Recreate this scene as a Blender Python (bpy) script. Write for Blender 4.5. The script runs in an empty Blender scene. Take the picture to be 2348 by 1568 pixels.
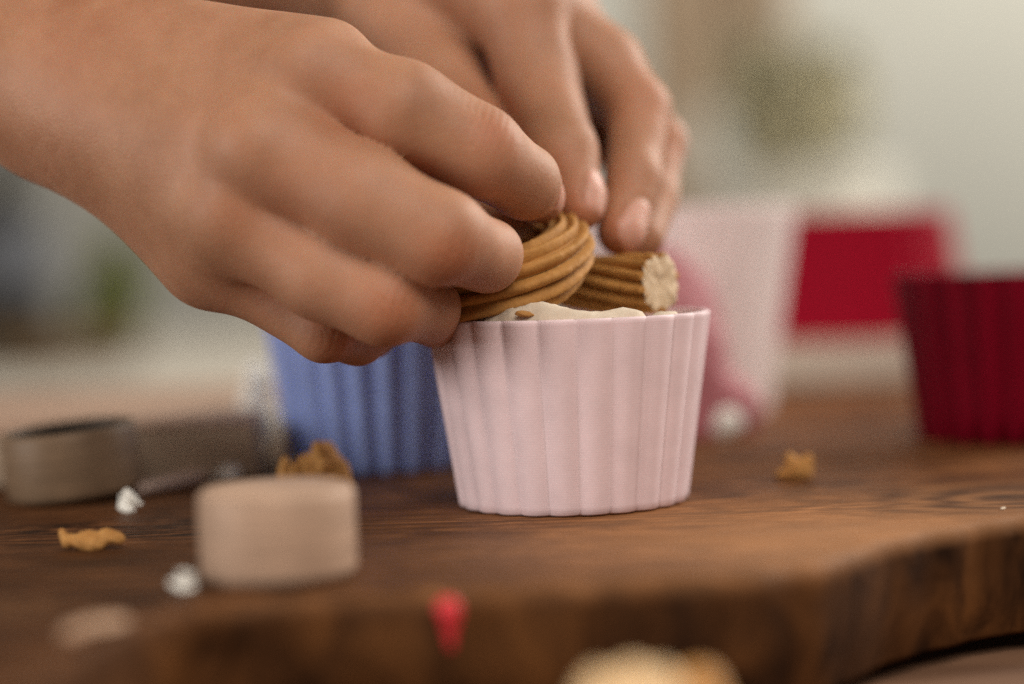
import bpy, bmesh, math, random
import numpy as np
from mathutils import Vector, Matrix, noise as mnoise
random.seed(7); rng = np.random.default_rng(7)
R = math.radians
scene = bpy.context.scene
COL = scene.collection

# ------------------------------------------------------------------ camera
CAM = Vector((-0.0103, -0.3275, 0.045))
ROT = Matrix.Rotation(R(90 - 2.8), 3, 'X') @ Matrix.Rotation(R(-2.0), 3, 'Z')
FPX = 4190.0                                   # focal length in units of a 2347-wide picture
cd = bpy.data.cameras.new('camera'); cam = bpy.data.objects.new('camera', cd); COL.objects.link(cam)
cam.matrix_world = Matrix.Translation(CAM) @ ROT.to_4x4()
cd.sensor_width = 36.0; cd.lens = 36.0 * FPX / 2347.0
cd.clip_start = 0.01; cd.clip_end = 50
cd.dof.use_dof = True; cd.dof.focus_distance = 0.307; cd.dof.aperture_fstop = 3.9
scene.camera = cam

# ------------------------------------------------------------------ world, lamps, exposure
w = bpy.data.worlds.new('World'); scene.world = w; w.use_nodes = True
bg = w.node_tree.nodes['Background']
bg.inputs[0].default_value = (1.0, 0.95, 0.88, 1); bg.inputs[1].default_value = 0.10
vs = scene.view_settings
vs.view_transform = 'Standard'; vs.look = 'None'; vs.exposure = 0.0; vs.gamma = 1.0; vs.use_curve_mapping = False
def area(name, loc, target, sx, sy, power, color):
    l = bpy.data.lights.new(name, 'AREA'); l.shape = 'RECTANGLE'; l.size = sx; l.size_y = sy
    l.energy = power; l.color = color
    o = bpy.data.objects.new(name, l); COL.objects.link(o); o.location = loc
    o.rotation_euler = (Vector(target) - Vector(loc)).to_track_quat('-Z', 'Y').to_euler()
    return o
area('window_light', (0.32, -0.85, 0.88), (0, 0, 0.03), 1.0, 0.8, 14.5, (1.0, 0.925, 0.83))
area('left_window_light', (-1.15, -0.50, 0.26), (0, 0, 0.03), 0.8, 0.42, 9.0, (1.0, 0.96, 0.90))
area('garden_window_light', (1.3, 0.9, 0.75), (0.1, 0.1, 0.03), 0.9, 0.9, 20, (1.0, 0.95, 0.87))
area('wall_fill_light', (1.9, 1.2, 1.7), (0.6, 2.6, 0.2), 1.0, 1.0, 48, (1.0, 0.985, 0.91))  # added fill lamp that brightens the far wall, no known source
scene.cycles.use_denoising = False
scene.cycles.max_bounces = 8

# ------------------------------------------------------------------ helpers
def at(px, py, Y):
    """world point at depth Y on the sight line of a point of the photograph (2347 x 1568 units)"""
    d = ROT @ Vector(((px - 1173.5) / FPX, -(py - 784.0) / FPX, -1.0))
    return CAM + d * ((Y - CAM.y) / d.y)
def on(px, py, z=0.0):
    d = ROT @ Vector(((px - 1173.5) / FPX, -(py - 784.0) / FPX, -1.0))
    return CAM + d * ((z - CAM.z) / d.z)
def tag(o, label=None, cat=None, group=None, kind=None):
    if label: o['label'] = label
    if cat: o['category'] = cat
    if group: o['group'] = group
    if kind: o['kind'] = kind
    return o
def empty(name, loc, rot=(0, 0, 0)):
    o = bpy.data.objects.new(name, None); COL.objects.link(o); o.location = loc; o.rotation_euler = rot
    o.empty_display_size = 0.01
    return o
def link_mesh(name, me, mat=None, parent=None, smooth=True):
    if smooth: me.polygons.foreach_set('use_smooth', [True] * len(me.polygons))
    if mat is not None: me.materials.append(mat)
    o = bpy.data.objects.new(name, me); COL.objects.link(o)
    if parent is not None: o.parent = parent
    return o
def mesh_from(name, verts, faces, mat=None, parent=None, smooth=True):
    me = bpy.data.meshes.new(name)
    me.from_pydata([tuple(v) for v in verts], [], [tuple(f) for f in faces]); me.update()
    return link_mesh(name, me, mat, parent, smooth)
def fast_quads(name, V, Q):
    me = bpy.data.meshes.new(name)
    me.vertices.add(len(V)); me.vertices.foreach_set('co', np.asarray(V, np.float32).ravel())
    me.loops.add(len(Q) * 4); me.loops.foreach_set('vertex_index', np.asarray(Q, np.int32).ravel())
    me.polygons.add(len(Q)); me.polygons.foreach_set('loop_start', np.arange(0, len(Q) * 4, 4, dtype=np.int32))
    me.update(calc_edges=True); me.validate()
    return me
def sin_noise(P, freq, seed=0, octaves=3):
    """cheap smooth pseudo noise for numpy points, about -1..1"""
    g = np.random.default_rng(seed); out = np.zeros(len(P)); amp = 1.0; tot = 0
    for o in range(octaves):
        for k in range(5):
            d = g.normal(size=3); d /= np.linalg.norm(d)
            out += amp * np.sin(P @ d * freq * 6.283 * g.uniform(0.6, 1.4) + g.uniform(0, 6.283)) / 2.2
        tot += amp; amp *= 0.5; freq *= 2.1
    return out / tot

# ---- materials
class NT:
    def __init__(s, name):
        s.m = bpy.data.materials.new(name); s.m.use_nodes = True
        s.t = s.m.node_tree; s.n = s.t.nodes; s.b = s.n['Principled BSDF']
        s._co = s.n.new('ShaderNodeTexCoord')
    def co(s, which='Object', scale=(1, 1, 1), rot=(0, 0, 0)):
        mp = s.n.new('ShaderNodeMapping'); mp.inputs['Scale'].default_value = scale; mp.inputs['Rotation'].default_value = rot
        s.t.links.new(s._co.outputs[which], mp.inputs['Vector']); return mp.outputs[0]
    def noise(s, vec, scale, detail=4, rough=0.55, dist=0.0):
        n = s.n.new('ShaderNodeTexNoise'); n.inputs['Scale'].default_value = scale; n.inputs['Detail'].default_value = detail
        n.inputs['Roughness'].default_value = rough; n.inputs['Distortion'].default_value = dist
        s.t.links.new(vec, n.inputs['Vector']); return n.outputs[0]
    def wave(s, vec, scale, dist=0, detail=2, dscale=1, direction='Z', rings=False):
        n = s.n.new('ShaderNodeTexWave'); n.inputs['Scale'].default_value = scale; n.inputs['Distortion'].default_value = dist
        n.inputs['Detail'].default_value = detail; n.inputs['Detail Scale'].default_value = dscale
        if rings: n.wave_type = 'RINGS'; n.rings_direction = direction
        else: n.bands_direction = direction
        s.t.links.new(vec, n.inputs['Vector']); return n.outputs[1]
    def voro(s, vec, scale, feature='F1', rand=1.0):
        n = s.n.new('ShaderNodeTexVoronoi'); n.feature = feature; n.inputs['Scale'].default_value = scale
        n.inputs['Randomness'].default_value = rand
        s.t.links.new(vec, n.inputs['Vector']); return n.outputs[0]
    def attr(s, name):
        n = s.n.new('ShaderNodeAttribute'); n.attribute_name = name; return n.outputs['Fac']
    def ramp(s, fac, stops):
        n = s.n.new('ShaderNodeValToRGB'); cr = n.color_ramp
        while len(cr.elements) < len(stops): cr.elements.new(0.5)
        for e, (p, c) in zip(cr.elements, stops):
            e.position = p; e.color = (*c, 1) if len(c) == 3 else c
        s.t.links.new(fac, n.inputs[0]); return n.outputs[0]
    def mix(s, fac, a, b, mode='MIX'):
        n = s.n.new('ShaderNodeMix'); n.data_type = 'RGBA'; n.blend_type = mode
        for sock, v in ((n.inputs[0], fac), (n.inputs[6], a), (n.inputs[7], b)):
            if isinstance(v, (int, float)): sock.default_value = v
            elif isinstance(v, tuple): sock.default_value = (*v, 1)
            else: s.t.links.new(v, sock)
        return n.outputs[2]
    def math(s, op, a, b=0.0, c=None):
        n = s.n.new('ShaderNodeMath'); n.operation = op
        for i, v in enumerate((a, b) if c is None else (a, b, c)):
            if isinstance(v, (int, float)): n.inputs[i].default_value = v
            else: s.t.links.new(v, n.inputs[i])
        return n.outputs[0]
    def bump(s, h, dist, strength=1.0, prev=None):
        n = s.n.new('ShaderNodeBump'); n.inputs['Distance'].default_value = dist; n.inputs['Strength'].default_value = strength
        s.t.links.new(h, n.inputs['Height'])
        if prev is not None: s.t.links.new(prev, n.inputs['Normal'])
        return n.outputs[0]
    def done(s, color=None, rough=0.5, normal=None, sss=0, sss_r=(1, .4, .2), sss_s=0.002, spec=0.5, **kw):
        b = s.b
        if isinstance(color, tuple): b.inputs['Base Color'].default_value = (*color, 1)
        elif color is not None: s.t.links.new(color, b.inputs['Base Color'])
        if isinstance(rough, (int, float)): b.inputs['Roughness'].default_value = rough
        else: s.t.links.new(rough, b.inputs['Roughness'])
        b.inputs['Specular IOR Level'].default_value = spec
        if normal is not None: s.t.links.new(normal, b.inputs['Normal'])
        if sss:
            b.inputs['Subsurface Weight'].default_value = sss; b.inputs['Subsurface Radius'].default_value = sss_r
            b.inputs['Subsurface Scale'].default_value = sss_s
        for k, v in kw.items(): b.inputs[k].default_value = v
        return s.m
def printed_plastic(name, c, rough=0.5, sss=0.15, line=0.00040, var=0.06, spec=0.25):
    n = NT(name); v = n.co()
    h = n.wave(v, 1 / line / 3.3, 0.15, 1, 1, 'Z')
    mot = n.noise(v, 120, 3)
    dark = tuple(x * (1 - var * 2) for x in c)
    colr = n.ramp(mot, [(0.3, dark), (0.7, c)])
    nb = n.bump(h, 0.00003, 0.14)
    nb = n.bump(n.noise(v, 900, 3), 0.00003, 0.5, nb)
    return n.done(colr, rough, nb, sss, c, 0.0015, spec)
def dough_mat(name, c1, c2, rough=0.72, scale=400):
    n = NT(name); v = n.co()
    f = n.noise(v, scale, 5, 0.6)
    colr = n.ramp(f, [(0.3, c2), (0.7, c1)])
    nb = n.bump(n.noise(v, scale * 5, 4, 0.7), 0.00012, 0.7)
    nb = n.bump(n.noise(v, scale * 1.2, 4, 0.6), 0.0004, 0.5, nb)
    return n.done(colr, rough, nb, 0.12, c1, 0.0015, 0.3)

M = {}
M['pink'] = printed_plastic('pink_printed_plastic', (0.80, 0.62, 0.645), 0.55)
M['blue'] = printed_plastic('blue_printed_plastic', (0.30, 0.385, 0.74), 0.45)
M['crimson'] = printed_plastic('crimson_printed_plastic', (0.17, 0.0016, 0.012), 0.40, 0.0, spec=0.12)
M['red'] = printed_plastic('red_printed_plastic', (0.30, 0.001, 0.016), 0.60, 0.0, spec=0.08)
M['pale'] = printed_plastic('pale_pink_plastic', (0.87, 0.745, 0.725), 0.6)
def streaked(name, c, rough):
    n = NT(name); v = n.co()
    st = n.noise(n.co('Object', (40, 40, 1700)), 1.0, 4, 0.6); bl = n.noise(v, 130, 4, 0.6)
    f = n.math('ADD', n.math('MULTIPLY', st, 0.6), n.math('MULTIPLY', bl, 0.4))
    colr = n.ramp(f, [(0.36, tuple(x * 0.72 for x in c)), (0.62, tuple(x * 1.12 for x in c))])
    return n.done(colr, rough, n.bump(st, 0.00012, 0.5), 0.0, spec=0.25)
M['beige'] = streaked('beige_printed_plastic', (0.46, 0.305, 0.215), 0.5)
M['taupe'] = streaked('taupe_printed_plastic', (0.19, 0.122, 0.074), 0.45)
M['cap_shade'] = printed_plastic('cap_inner_shade', (0.025, 0.021, 0.018), 0.7, 0.0)  # shade inside the caps put into the colour
M['dough'] = dough_mat('brown_dough', (0.48, 0.235, 0.064), (0.34, 0.155, 0.038))
M['crumb'] = dough_mat('dry_brown_dough', (0.47, 0.24, 0.075), (0.36, 0.16, 0.04), 0.8)
M['cream'] = dough_mat('cream_dough', (0.70, 0.60, 0.48), (0.62, 0.50, 0.38), 0.65)
M['core'] = dough_mat('pale_dough_core', (0.66, 0.50, 0.34), (0.56, 0.40, 0.25), 0.7, 700)
M['white'] = dough_mat('white_dough', (0.86, 0.84, 0.78), (0.80, 0.77, 0.70), 0.7)
M['rose'] = dough_mat('rose_dough', (0.40, 0.14, 0.155), (0.34, 0.11, 0.125), 0.6)
M['highlight'] = dough_mat('pinkish_lip_highlight', (0.48, 0.31, 0.20), (0.42, 0.25, 0.16))
M['scarlet'] = dough_mat('scarlet_dough', (0.72, 0.05, 0.06), (0.62, 0.035, 0.045), 0.45)
M['tan'] = dough_mat('tan_dough', (0.78, 0.54, 0.30), (0.68, 0.44, 0.22), 0.6)
M['ochre'] = dough_mat('ochre_dough', (0.50, 0.25, 0.075), (0.42, 0.19, 0.05), 0.6)

KNOTS = [(on(20, 1395).x, on(20, 1395).y, 0.010), (on(2330, 1140).x, on(2330, 1140).y, 0.026)]
def board_material():
    n = NT('walnut_wood'); 
    v = n.co('Object', (1, 1, 1))
    # growth rings cut lengthwise: fine lines along x that bend around a knot
    vd = n.co('Object', (0.16, 1.0, 0.8), (0, 0, R(6)))
    warp = n.noise(vd, 38, 3, 0.5)
    g1 = n.noise(n.co('Object', (30, 85, 60), (0, 0, R(12))), 1.0, 7, 0.64, 2.6)
    rings = n.wave(vd, 95, 9.0, 3, 1.2, 'Y')
    fine = n.noise(n.co('Object', (150, 900, 500), (0, 0, R(10))), 1.0, 5, 0.7, 1.5)
    f = n.math('ADD', n.math('MULTIPLY', g1, 0.70), n.math('MULTIPLY', rings, 0.12))
    f = n.math('ADD', f, n.math('MULTIPLY', fine, 0.20))
    c = n.ramp(f, [(0.38, (0.018, 0.0065, 0.0025)), (0.47, (0.070, 0.024, 0.0075)), (0.56, (0.170, 0.063, 0.020)), (0.67, (0.34, 0.140, 0.048))])
    worn = n.ramp(n.noise(n.co('Object', (9, 22, 10)), 1.0, 4, 0.6), [(0.44, (0, 0, 0)), (0.66, (1, 1, 1))])
    # lit patch painted along the front right of the slab, on paler wood
    sx = n.n.new('ShaderNodeSeparateXYZ'); n.t.links.new(n._co.outputs['Object'], sx.inputs[0])
    px = n.math('DIVIDE', n.math('SUBTRACT', sx.outputs[0], 0.045), 0.062); py = n.math('DIVIDE', n.math('ADD', sx.outputs[1], 0.052), 0.034)
    rad = n.math('ADD', n.math('MULTIPLY', px, px), n.math('MULTIPLY', py, py))
    lit_sap = n.math('MULTIPLY', n.math('POWER', 2.718, n.math('MULTIPLY', rad, -1.0)), n.math('ADD', 0.45, g1))
    c = n.mix(n.math('MULTIPLY', lit_sap, 0.66), c, (0.46, 0.215, 0.092))
    c = n.mix(n.math('MULTIPLY', worn, 0.35), c, (0.30, 0.13, 0.050))
    left_shade = n.ramp(n.math('ADD', n.math('MULTIPLY', sx.outputs[0], 9.0), n.math('MULTIPLY', warp, 0.9)), [(0.0, (1, 1, 1)), (0.62, (0, 0, 0))])
    c = n.mix(n.math('MULTIPLY', left_shade, 0.75), c, n.mix(1.0, c, (0.42, 0.40, 0.40), 'MULTIPLY'))   # shade of hand and cups painted over the wood to the left
    for kx, ky, kr in KNOTS:                                  # knots: dark heart, orange halo, ring lines
        mp = n.n.new('ShaderNodeMapping'); mp.inputs['Location'].default_value = (-kx, -ky, 0)
        n.t.links.new(n._co.outputs['Object'], mp.inputs['Vector'])
        ml = n.n.new('ShaderNodeVectorMath'); ml.operation = 'MULTIPLY'; ml.inputs[1].default_value = (0.62 / kr, 1.0 / kr, 1.0 / kr)
        n.t.links.new(mp.outputs[0], ml.inputs[0])
        ln = n.n.new('ShaderNodeVectorMath'); ln.operation = 'LENGTH'; n.t.links.new(ml.outputs[0], ln.inputs[0])
        d = n.math('ADD', ln.outputs['Value'], n.math('MULTIPLY', n.math('SUBTRACT', warp, 0.5), 1.6))
        lines = n.math('MULTIPLY', n.math('ADD', n.math('SINE', n.math('MULTIPLY', d, 26.0)), 1.0), 0.5)
        ringc = n.mix(lines, (0.030, 0.012, 0.005), (0.20, 0.088, 0.034))
        kc = n.mix(n.ramp(d, [(0.18, (0, 0, 0)), (0.32, (1, 1, 1))]), (0.014, 0.008, 0.006), ringc)
        c = n.mix(n.ramp(d, [(0.40, (0.65, 0.65, 0.65)), (1.0, (0, 0, 0))]), c, kc)
    edge = n.attr('edge')
    c = n.mix(n.math('MULTIPLY', edge, 0.55), c, (0.36, 0.175, 0.078))  # lit rim of the front lip blended into the wood colour
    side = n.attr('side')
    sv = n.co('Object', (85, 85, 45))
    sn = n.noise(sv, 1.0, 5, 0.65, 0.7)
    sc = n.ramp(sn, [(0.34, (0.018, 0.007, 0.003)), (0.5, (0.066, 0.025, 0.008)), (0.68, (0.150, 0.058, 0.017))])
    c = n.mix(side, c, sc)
    scr = n.noise(n.co('Object', (300, 2600, 900), (0, 0, R(24))), 1.0, 3, 0.7, 0.5)
    h = n.math('ADD', n.math('MULTIPLY', fine, 0.5), n.math('ADD', n.math('MULTIPLY', f, 0.4), n.math('MULTIPLY', scr, 0.25)))
    nb = n.bump(h, 0.00035, 0.55)
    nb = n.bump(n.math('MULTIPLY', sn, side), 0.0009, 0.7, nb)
    rg = n.math('ADD', n.math('ADD', 0.50, n.math('MULTIPLY', n.math('MAXIMUM', edge, side), 0.3)), n.math('MULTIPLY', worn, 0.22))
    return n.done(c, rg, nb, spec=0.10)
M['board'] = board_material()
def plain(name, c, rough=0.6, scale=20, var=0.12, bump=0.0003):
    n = NT(name); v = n.co()
    f = n.noise(v, scale, 5, 0.6)
    colr = n.ramp(f, [(0.3, tuple(x * (1 - var) for x in c)), (0.7, tuple(min(1, x * (1 + var)) for x in c))])
    return n.done(colr, rough, n.bump(n.noise(v, scale * 8, 4), bump, 0.5), spec=0.3)
def grain_wood(name, c1, c2, rough=0.5, k=1.0):
    n = NT(name)
    f = n.noise(n.co('Object', (6 * k, 90 * k, 90 * k)), 1.0, 5, 0.6, 0.8)
    return n.done(n.ramp(f, [(0.3, c1), (0.7, c2)]), rough, n.bump(f, 0.0003, 0.4))
M['table'] = grain_wood('brown_table_wood', (0.13, 0.060, 0.030), (0.21, 0.105, 0.056), 0.75)
M['tray'] = grain_wood('pale_tray_wood', (0.42, 0.27, 0.19), (0.52, 0.345, 0.25), 0.5)
M['tray_edge'] = grain_wood('grey_tray_edge', (0.36, 0.265, 0.185), (0.46, 0.345, 0.245), 0.6)
M['cloth'] = plain('cream_cloth', (0.60, 0.54, 0.455), 0.85, 60, 0.05, 0.0004)
M['wall'] = plain('pale_wall_paint', (0.78, 0.75, 0.66), 0.8, 4, 0.03)
M['paper'] = plain('pale_stick_wood', (0.56, 0.42, 0.35), 0.7, 60)

# ------------------------------------------------------------------ distance-field mesher (for skin and dough)
def rcone(P, a, b, ra, rb):
    a = np.asarray(a); b = np.asarray(b); ba = b - a; l2 = ba @ ba + 1e-12
    t = np.clip(((P - a) @ ba) / l2, 0, 1)
    # round the parameter for a true round cone feel; good enough for slow tapers
    q = P - a - t[:, None] * ba
    return np.sqrt((q * q).sum(1)) - (ra + (rb - ra) * t)
def smin(a, b, k):
    h = np.clip(k - np.abs(a - b), 0, None) / k
    return np.minimum(a, b) - h * h * h * k / 6.0
def ellipsoid(P, c, r, rot=None):
    q = P - np.asarray(c)
    if rot is not None: q = q @ np.array(rot)
    r = np.asarray(r); k0 = np.sqrt(((q / r) ** 2).sum(1)); k1 = np.sqrt(((q / (r * r)) ** 2).sum(1)) + 1e-9
    return k0 * (k0 - 1) / k1
def surface_net(f, lo, hi, h, relax=3):
    lo = np.asarray(lo, float); hi = np.asarray(hi, float); B = 5
    nb = np.ceil((hi - lo) / (h * B)).astype(int); n = nb * B
    g = [lo[i] + h * B * (np.arange(nb[i]) + 0.5) - h * 0.5 for i in range(3)]
    G = np.stack(np.meshgrid(*g, indexing='ij'), -1).reshape(-1, 3)
    c = f(G).reshape(nb)
    D = np.repeat(np.repeat(np.repeat(c, B, 0), B, 1), B, 2).astype(np.float32)
    act = np.argwhere(np.abs(c) < h * B * 0.87 * 1.5 + h)
    off = np.stack(np.meshgrid(*[np.arange(B)] * 3, indexing='ij'), -1).reshape(-1, 3)
    idx = (act[:, None, :] * B + off[None]).reshape(-1, 3)
    for s in range(0, len(idx), 400000):
        I = idx[s:s + 400000]
        D[I[:, 0], I[:, 1], I[:, 2]] = f(lo + I * h)
    S = D < 0
    cnt = np.zeros(n - 1, np.int8)
    corners = [(i, j, k) for i in (0, 1) for j in (0, 1) for k in (0, 1)]
    for i, j, k in corners:
        cnt += S[i:n[0] - 1 + i, j:n[1] - 1 + j, k:n[2] - 1 + k]
    C = np.argwhere((cnt > 0) & (cnt < 8))
    cid = np.full(n - 1, -1, np.int32); cid[C[:, 0], C[:, 1], C[:, 2]] = np.arange(len(C))
    acc = np.zeros((len(C), 3)); num = np.zeros(len(C))
    for a in corners:
        for ax in range(3):
            if a[ax]: continue
            b = list(a); b[ax] = 1
            d0 = D[C[:, 0] + a[0], C[:, 1] + a[1], C[:, 2] + a[2]]; d1 = D[C[:, 0] + b[0], C[:, 1] + b[1], C[:, 2] + b[2]]
            m = (d0 < 0) != (d1 < 0)
            t = np.where(m, d0 / np.where(m, d0 - d1, 1), 0)
            p = np.tile(np.array(a, float), (len(C), 1)); p[:, ax] = t
            acc[m] += p[m]; num[m] += 1
    V = lo + h * (C + acc / num[:, None])
    Q = []
    for ax in range(3):
        u, v = (ax + 1) % 3, (ax + 2) % 3
        sl0 = [slice(None)] * 3; sl1 = [slice(None)] * 3; sl0[ax] = slice(0, -1); sl1[ax] = slice(1, None)
        ch = S[tuple(sl0)] != S[tuple(sl1)]
        E = np.argwhere(ch); ok = (E[:, u] > 0) & (E[:, v] > 0) & (E[:, u] < n[u] - 1) & (E[:, v] < n[v] - 1); E = E[ok]
        ins = S[E[:, 0], E[:, 1], E[:, 2]]
        def cell(du, dv):
            X = E.copy(); X[:, u] += du; X[:, v] += dv; return cid[X[:, 0], X[:, 1], X[:, 2]]
        q = np.stack([cell(-1, -1), cell(0, -1), cell(0, 0), cell(-1, 0)], 1)
        q[~ins] = q[~ins][:, ::-1]; Q.append(q)
    Q = np.concatenate(Q); Q = Q[(Q >= 0).all(1)]
    e = np.concatenate([Q[:, [0, 1]], Q[:, [1, 2]], Q[:, [2, 3]], Q[:, [3, 0]]]); e = np.concatenate([e, e[:, ::-1]])
    deg = np.bincount(e[:, 0], minlength=len(V)).astype(float) + 1e-9
    def lap(X): return np.stack([np.bincount(e[:, 0], X[e[:, 1], i], len(V)) for i in range(3)], 1) / deg[:, None] - X
    for _ in range(relax):
        V = V + 0.5 * lap(V); V = V - 0.30 * lap(V)
    return V, Q
def grad(f, V, e=2e-4):
    g = np.stack([f(V + np.eye(3)[i] * e) - f(V - np.eye(3)[i] * e) for i in range(3)], 1)
    return g / (np.linalg.norm(g, axis=1)[:, None] + 1e-9)
def A(v): return np.array(v, float)

# ------------------------------------------------------------------ the wooden board
def smooth_curve(pts, xs):
    pts = sorted(pts); X = np.array([p[0] for p in pts]); Yv = np.array([p[1] for p in pts])
    y = np.interp(xs, X, Yv)
    ker = np.hanning(15); ker /= ker.sum()
    return np.convolve(np.pad(y, 7, mode='edge'), ker, 'valid')
edge_px = [(-500, 1690), (-250, 1650), (0, 1610), (90, 1560), (190, 1480), (290, 1425), (430, 1388), (620, 1372), (840, 1362), (1100, 1350),
           (1490, 1327), (1750, 1312), (1906, 1282), (2036, 1238), (2140, 1214), (2347, 1184), (2700, 1146), (3100, 1120)]
front = [tuple(on(a, b))[:2] for a, b in edge_px]
BX0, BX1, BY1, THICK = -0.145, 0.26, 0.262, 0.0195
def build_board():
    nx, ny = 420, 150
    xs = np.linspace(BX0, BX1, nx); yf = smooth_curve(front, xs)
    yf += 0.0004 * np.sin(xs * 310) + 0.0003 * np.sin(xs * 720 + 1)
    rows = []
    for j in range(ny + 1):
        t = (j / ny) ** 1.7
        y = yf + 0.0022 + (BY1 - yf - 0.0022) * t
        rows.append(np.stack([xs, y, np.zeros(nx)], 1))
    P = np.concatenate(rows)
    P[:, 2] = 0.00012 * sin_noise(P * np.array([1, 1, 0]), 40, 3) - 0.0001
    rows = list(P.reshape(ny + 1, nx, 3)); tags = [(0.0, 0.0)] * (ny + 1)
    lip, sides = [], []
    lipn = 0.5 + 0.5 * np.clip(sin_noise(np.stack([xs, xs * 0, xs * 0], 1), 14, 5), -1, 1)
    for k in range(1, 7):                                    # the rounded, rubbed lip; edge paints its lit rim too
        a = k / 6 * math.pi / 2; r = 0.0024
        y = yf + 0.0022 - r * math.sin(a); z = -r * (1 - math.cos(a)) - 0.0001
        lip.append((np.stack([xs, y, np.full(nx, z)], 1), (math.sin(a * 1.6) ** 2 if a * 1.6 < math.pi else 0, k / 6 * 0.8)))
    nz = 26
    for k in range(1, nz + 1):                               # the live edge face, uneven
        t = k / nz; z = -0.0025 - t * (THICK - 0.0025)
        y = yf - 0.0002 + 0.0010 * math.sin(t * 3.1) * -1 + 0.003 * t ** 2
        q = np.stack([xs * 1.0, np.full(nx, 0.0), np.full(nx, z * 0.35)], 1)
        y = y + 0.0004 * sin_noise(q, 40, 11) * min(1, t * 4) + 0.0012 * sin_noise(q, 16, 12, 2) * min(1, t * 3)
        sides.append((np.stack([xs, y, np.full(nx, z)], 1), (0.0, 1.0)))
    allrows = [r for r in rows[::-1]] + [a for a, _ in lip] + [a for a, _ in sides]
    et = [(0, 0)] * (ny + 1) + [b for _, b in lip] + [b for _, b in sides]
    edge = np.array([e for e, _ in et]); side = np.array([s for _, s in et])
    # bottom and back to close the slab
    last = allrows[-1]; back = last.copy(); back[:, 1] = BY1; allrows.append(back)
    edge = np.append(edge, 0); side = np.append(side, 1)
    nr = len(allrows); V = np.concatenate(allrows); F = []
    idx = np.arange(nr * nx).reshape(nr, nx)
    Q = np.stack([idx[:-1, :-1], idx[1:, :-1], idx[1:, 1:], idx[:-1, 1:]], -1).reshape(-1, 4)
    Qb = np.stack([idx[-1, :-1], idx[0, :-1], idx[0, 1:], idx[-1, 1:]], -1)
    me = fast_quads('wooden_board', V, np.concatenate([Q, Qb]))
    em = edge[:, None] * (0.25 + 0.75 * lipn[None] ** 1.5) + 0 * xs[None]
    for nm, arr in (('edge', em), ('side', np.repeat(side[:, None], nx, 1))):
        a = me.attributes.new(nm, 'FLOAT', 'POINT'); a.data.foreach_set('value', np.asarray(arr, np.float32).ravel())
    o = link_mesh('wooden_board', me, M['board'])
    return tag(o, 'thick dark brown live edge wooden board under the cups', 'board')
board = build_board()

# the table, cloth and wall behind
def box(name, lo, hi, mat, parent=None, bevel=0.002, seg=3):
    bm = bmesh.new(); bmesh.ops.create_cube(bm, size=1)
    lo = Vector(lo); hi = Vector(hi)
    for v in bm.verts: v.co = Vector([lo[i] + (hi[i] - lo[i]) * (v.co[i] + 0.5) for i in range(3)])
    if bevel: bmesh.ops.bevel(bm, geom=bm.edges[:], offset=bevel, segments=seg, profile=0.5, affect='EDGES')
    me = bpy.data.meshes.new(name); bm.to_mesh(me); bm.free()
    return link_mesh(name, me, mat, parent)
TZ = -0.0228
tb = empty('table', (0, 0.7, TZ))
for i in range(9):
    y0 = -1.25 + i * 0.21
    box('plank', (-1.1, y0 + 0.001, -0.03), (1.1, y0 + 0.209, 0.0), M['table'], tb, 0.0015, 2)
tag(tb, 'brown plank table that carries the board and the cloth', 'table')
def build_cloth():
    nx, ny = 120, 90; V = []; F = []
    for j in range(ny + 1):
        for i in range(nx + 1):
            x = -0.95 + 1.9 * i / nx; y = 0.30 + 1.02 * j / ny
            z = TZ + 0.0026 + 0.0012 * mnoise.noise((x * 6, y * 6, 1.3)) + 0.0008 * mnoise.noise((x * 25, y * 9, 4.1))
            V.append((x, y, z))
    for j in range(ny):
        for i in range(nx):
            a = j * (nx + 1) + i; F.append((a, a + 1, a + nx + 2, a + nx + 1))
    o = mesh_from('tablecloth', V, F, M['cloth'])
    sm = o.modifiers.new('thickness', 'SOLIDIFY'); sm.thickness = 0.001
    return tag(o, 'cream cloth spread over the far part of the table', 'tablecloth')
build_cloth()
tag(box('wall', (-3.0, 2.6, -1.2), (3.0, 2.7, 2.2), M['wall'], None, 0), kind='structure')

# ------------------------------------------------------------------ fluted cups
RT, RB, HT = 0.0255, 0.0206, 0.0335
def cup_mesh(name, rt=RT, rb=RB, ht=HT, lobes=24, amp=0.00095, phase=0.0):
    nth = lobes * 14; V = []; F = []
    th = np.linspace(0, 2 * math.pi, nth, endpoint=False)
    lob = np.abs(np.sin(lobes * (th + phase) / 2)) ** 0.85 - 1.0       # rounded lobes, sharp valleys
    rings = []
    zs = [0.0, 0.0003] + list(np.linspace(0.0015, ht - 0.0013, 14)) + [ht - 0.0010, ht - 0.0004, ht]
    for z in zs:
        t = z / ht; r = rb + (rt - rb) * t
        a = amp
        if z == 0: r -= 0.0004
        if z == ht: r -= 0.00025
        rings.append((r + a * lob, z))
    wall = 0.0013
    for z in [ht, ht - 0.0004] + list(np.linspace(ht - 0.002, 0.0016, 8)):
        t = z / ht; r = rb + (rt - rb) * t - wall + (0.0002 if z == ht else 0)
        rings.append((np.full(nth, r), z))
    for r, z in rings: V += [(r[i] * math.cos(th[i]), r[i] * math.sin(th[i]), z) for i in range(nth)]
    nr = len(rings)
    for k in range(nr - 1):
        for i in range(nth):
            j = (i + 1) % nth; F.append((k * nth + i, k * nth + j, (k + 1) * nth + j, (k + 1) * nth + i))
    F.append(tuple(range(nth))[::-1]); F.append(tuple((nr - 1) * nth + i for i in range(nth)))
    me = bpy.data.meshes.new(name); me.from_pydata(V, [], F); me.update()
    return me
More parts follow.
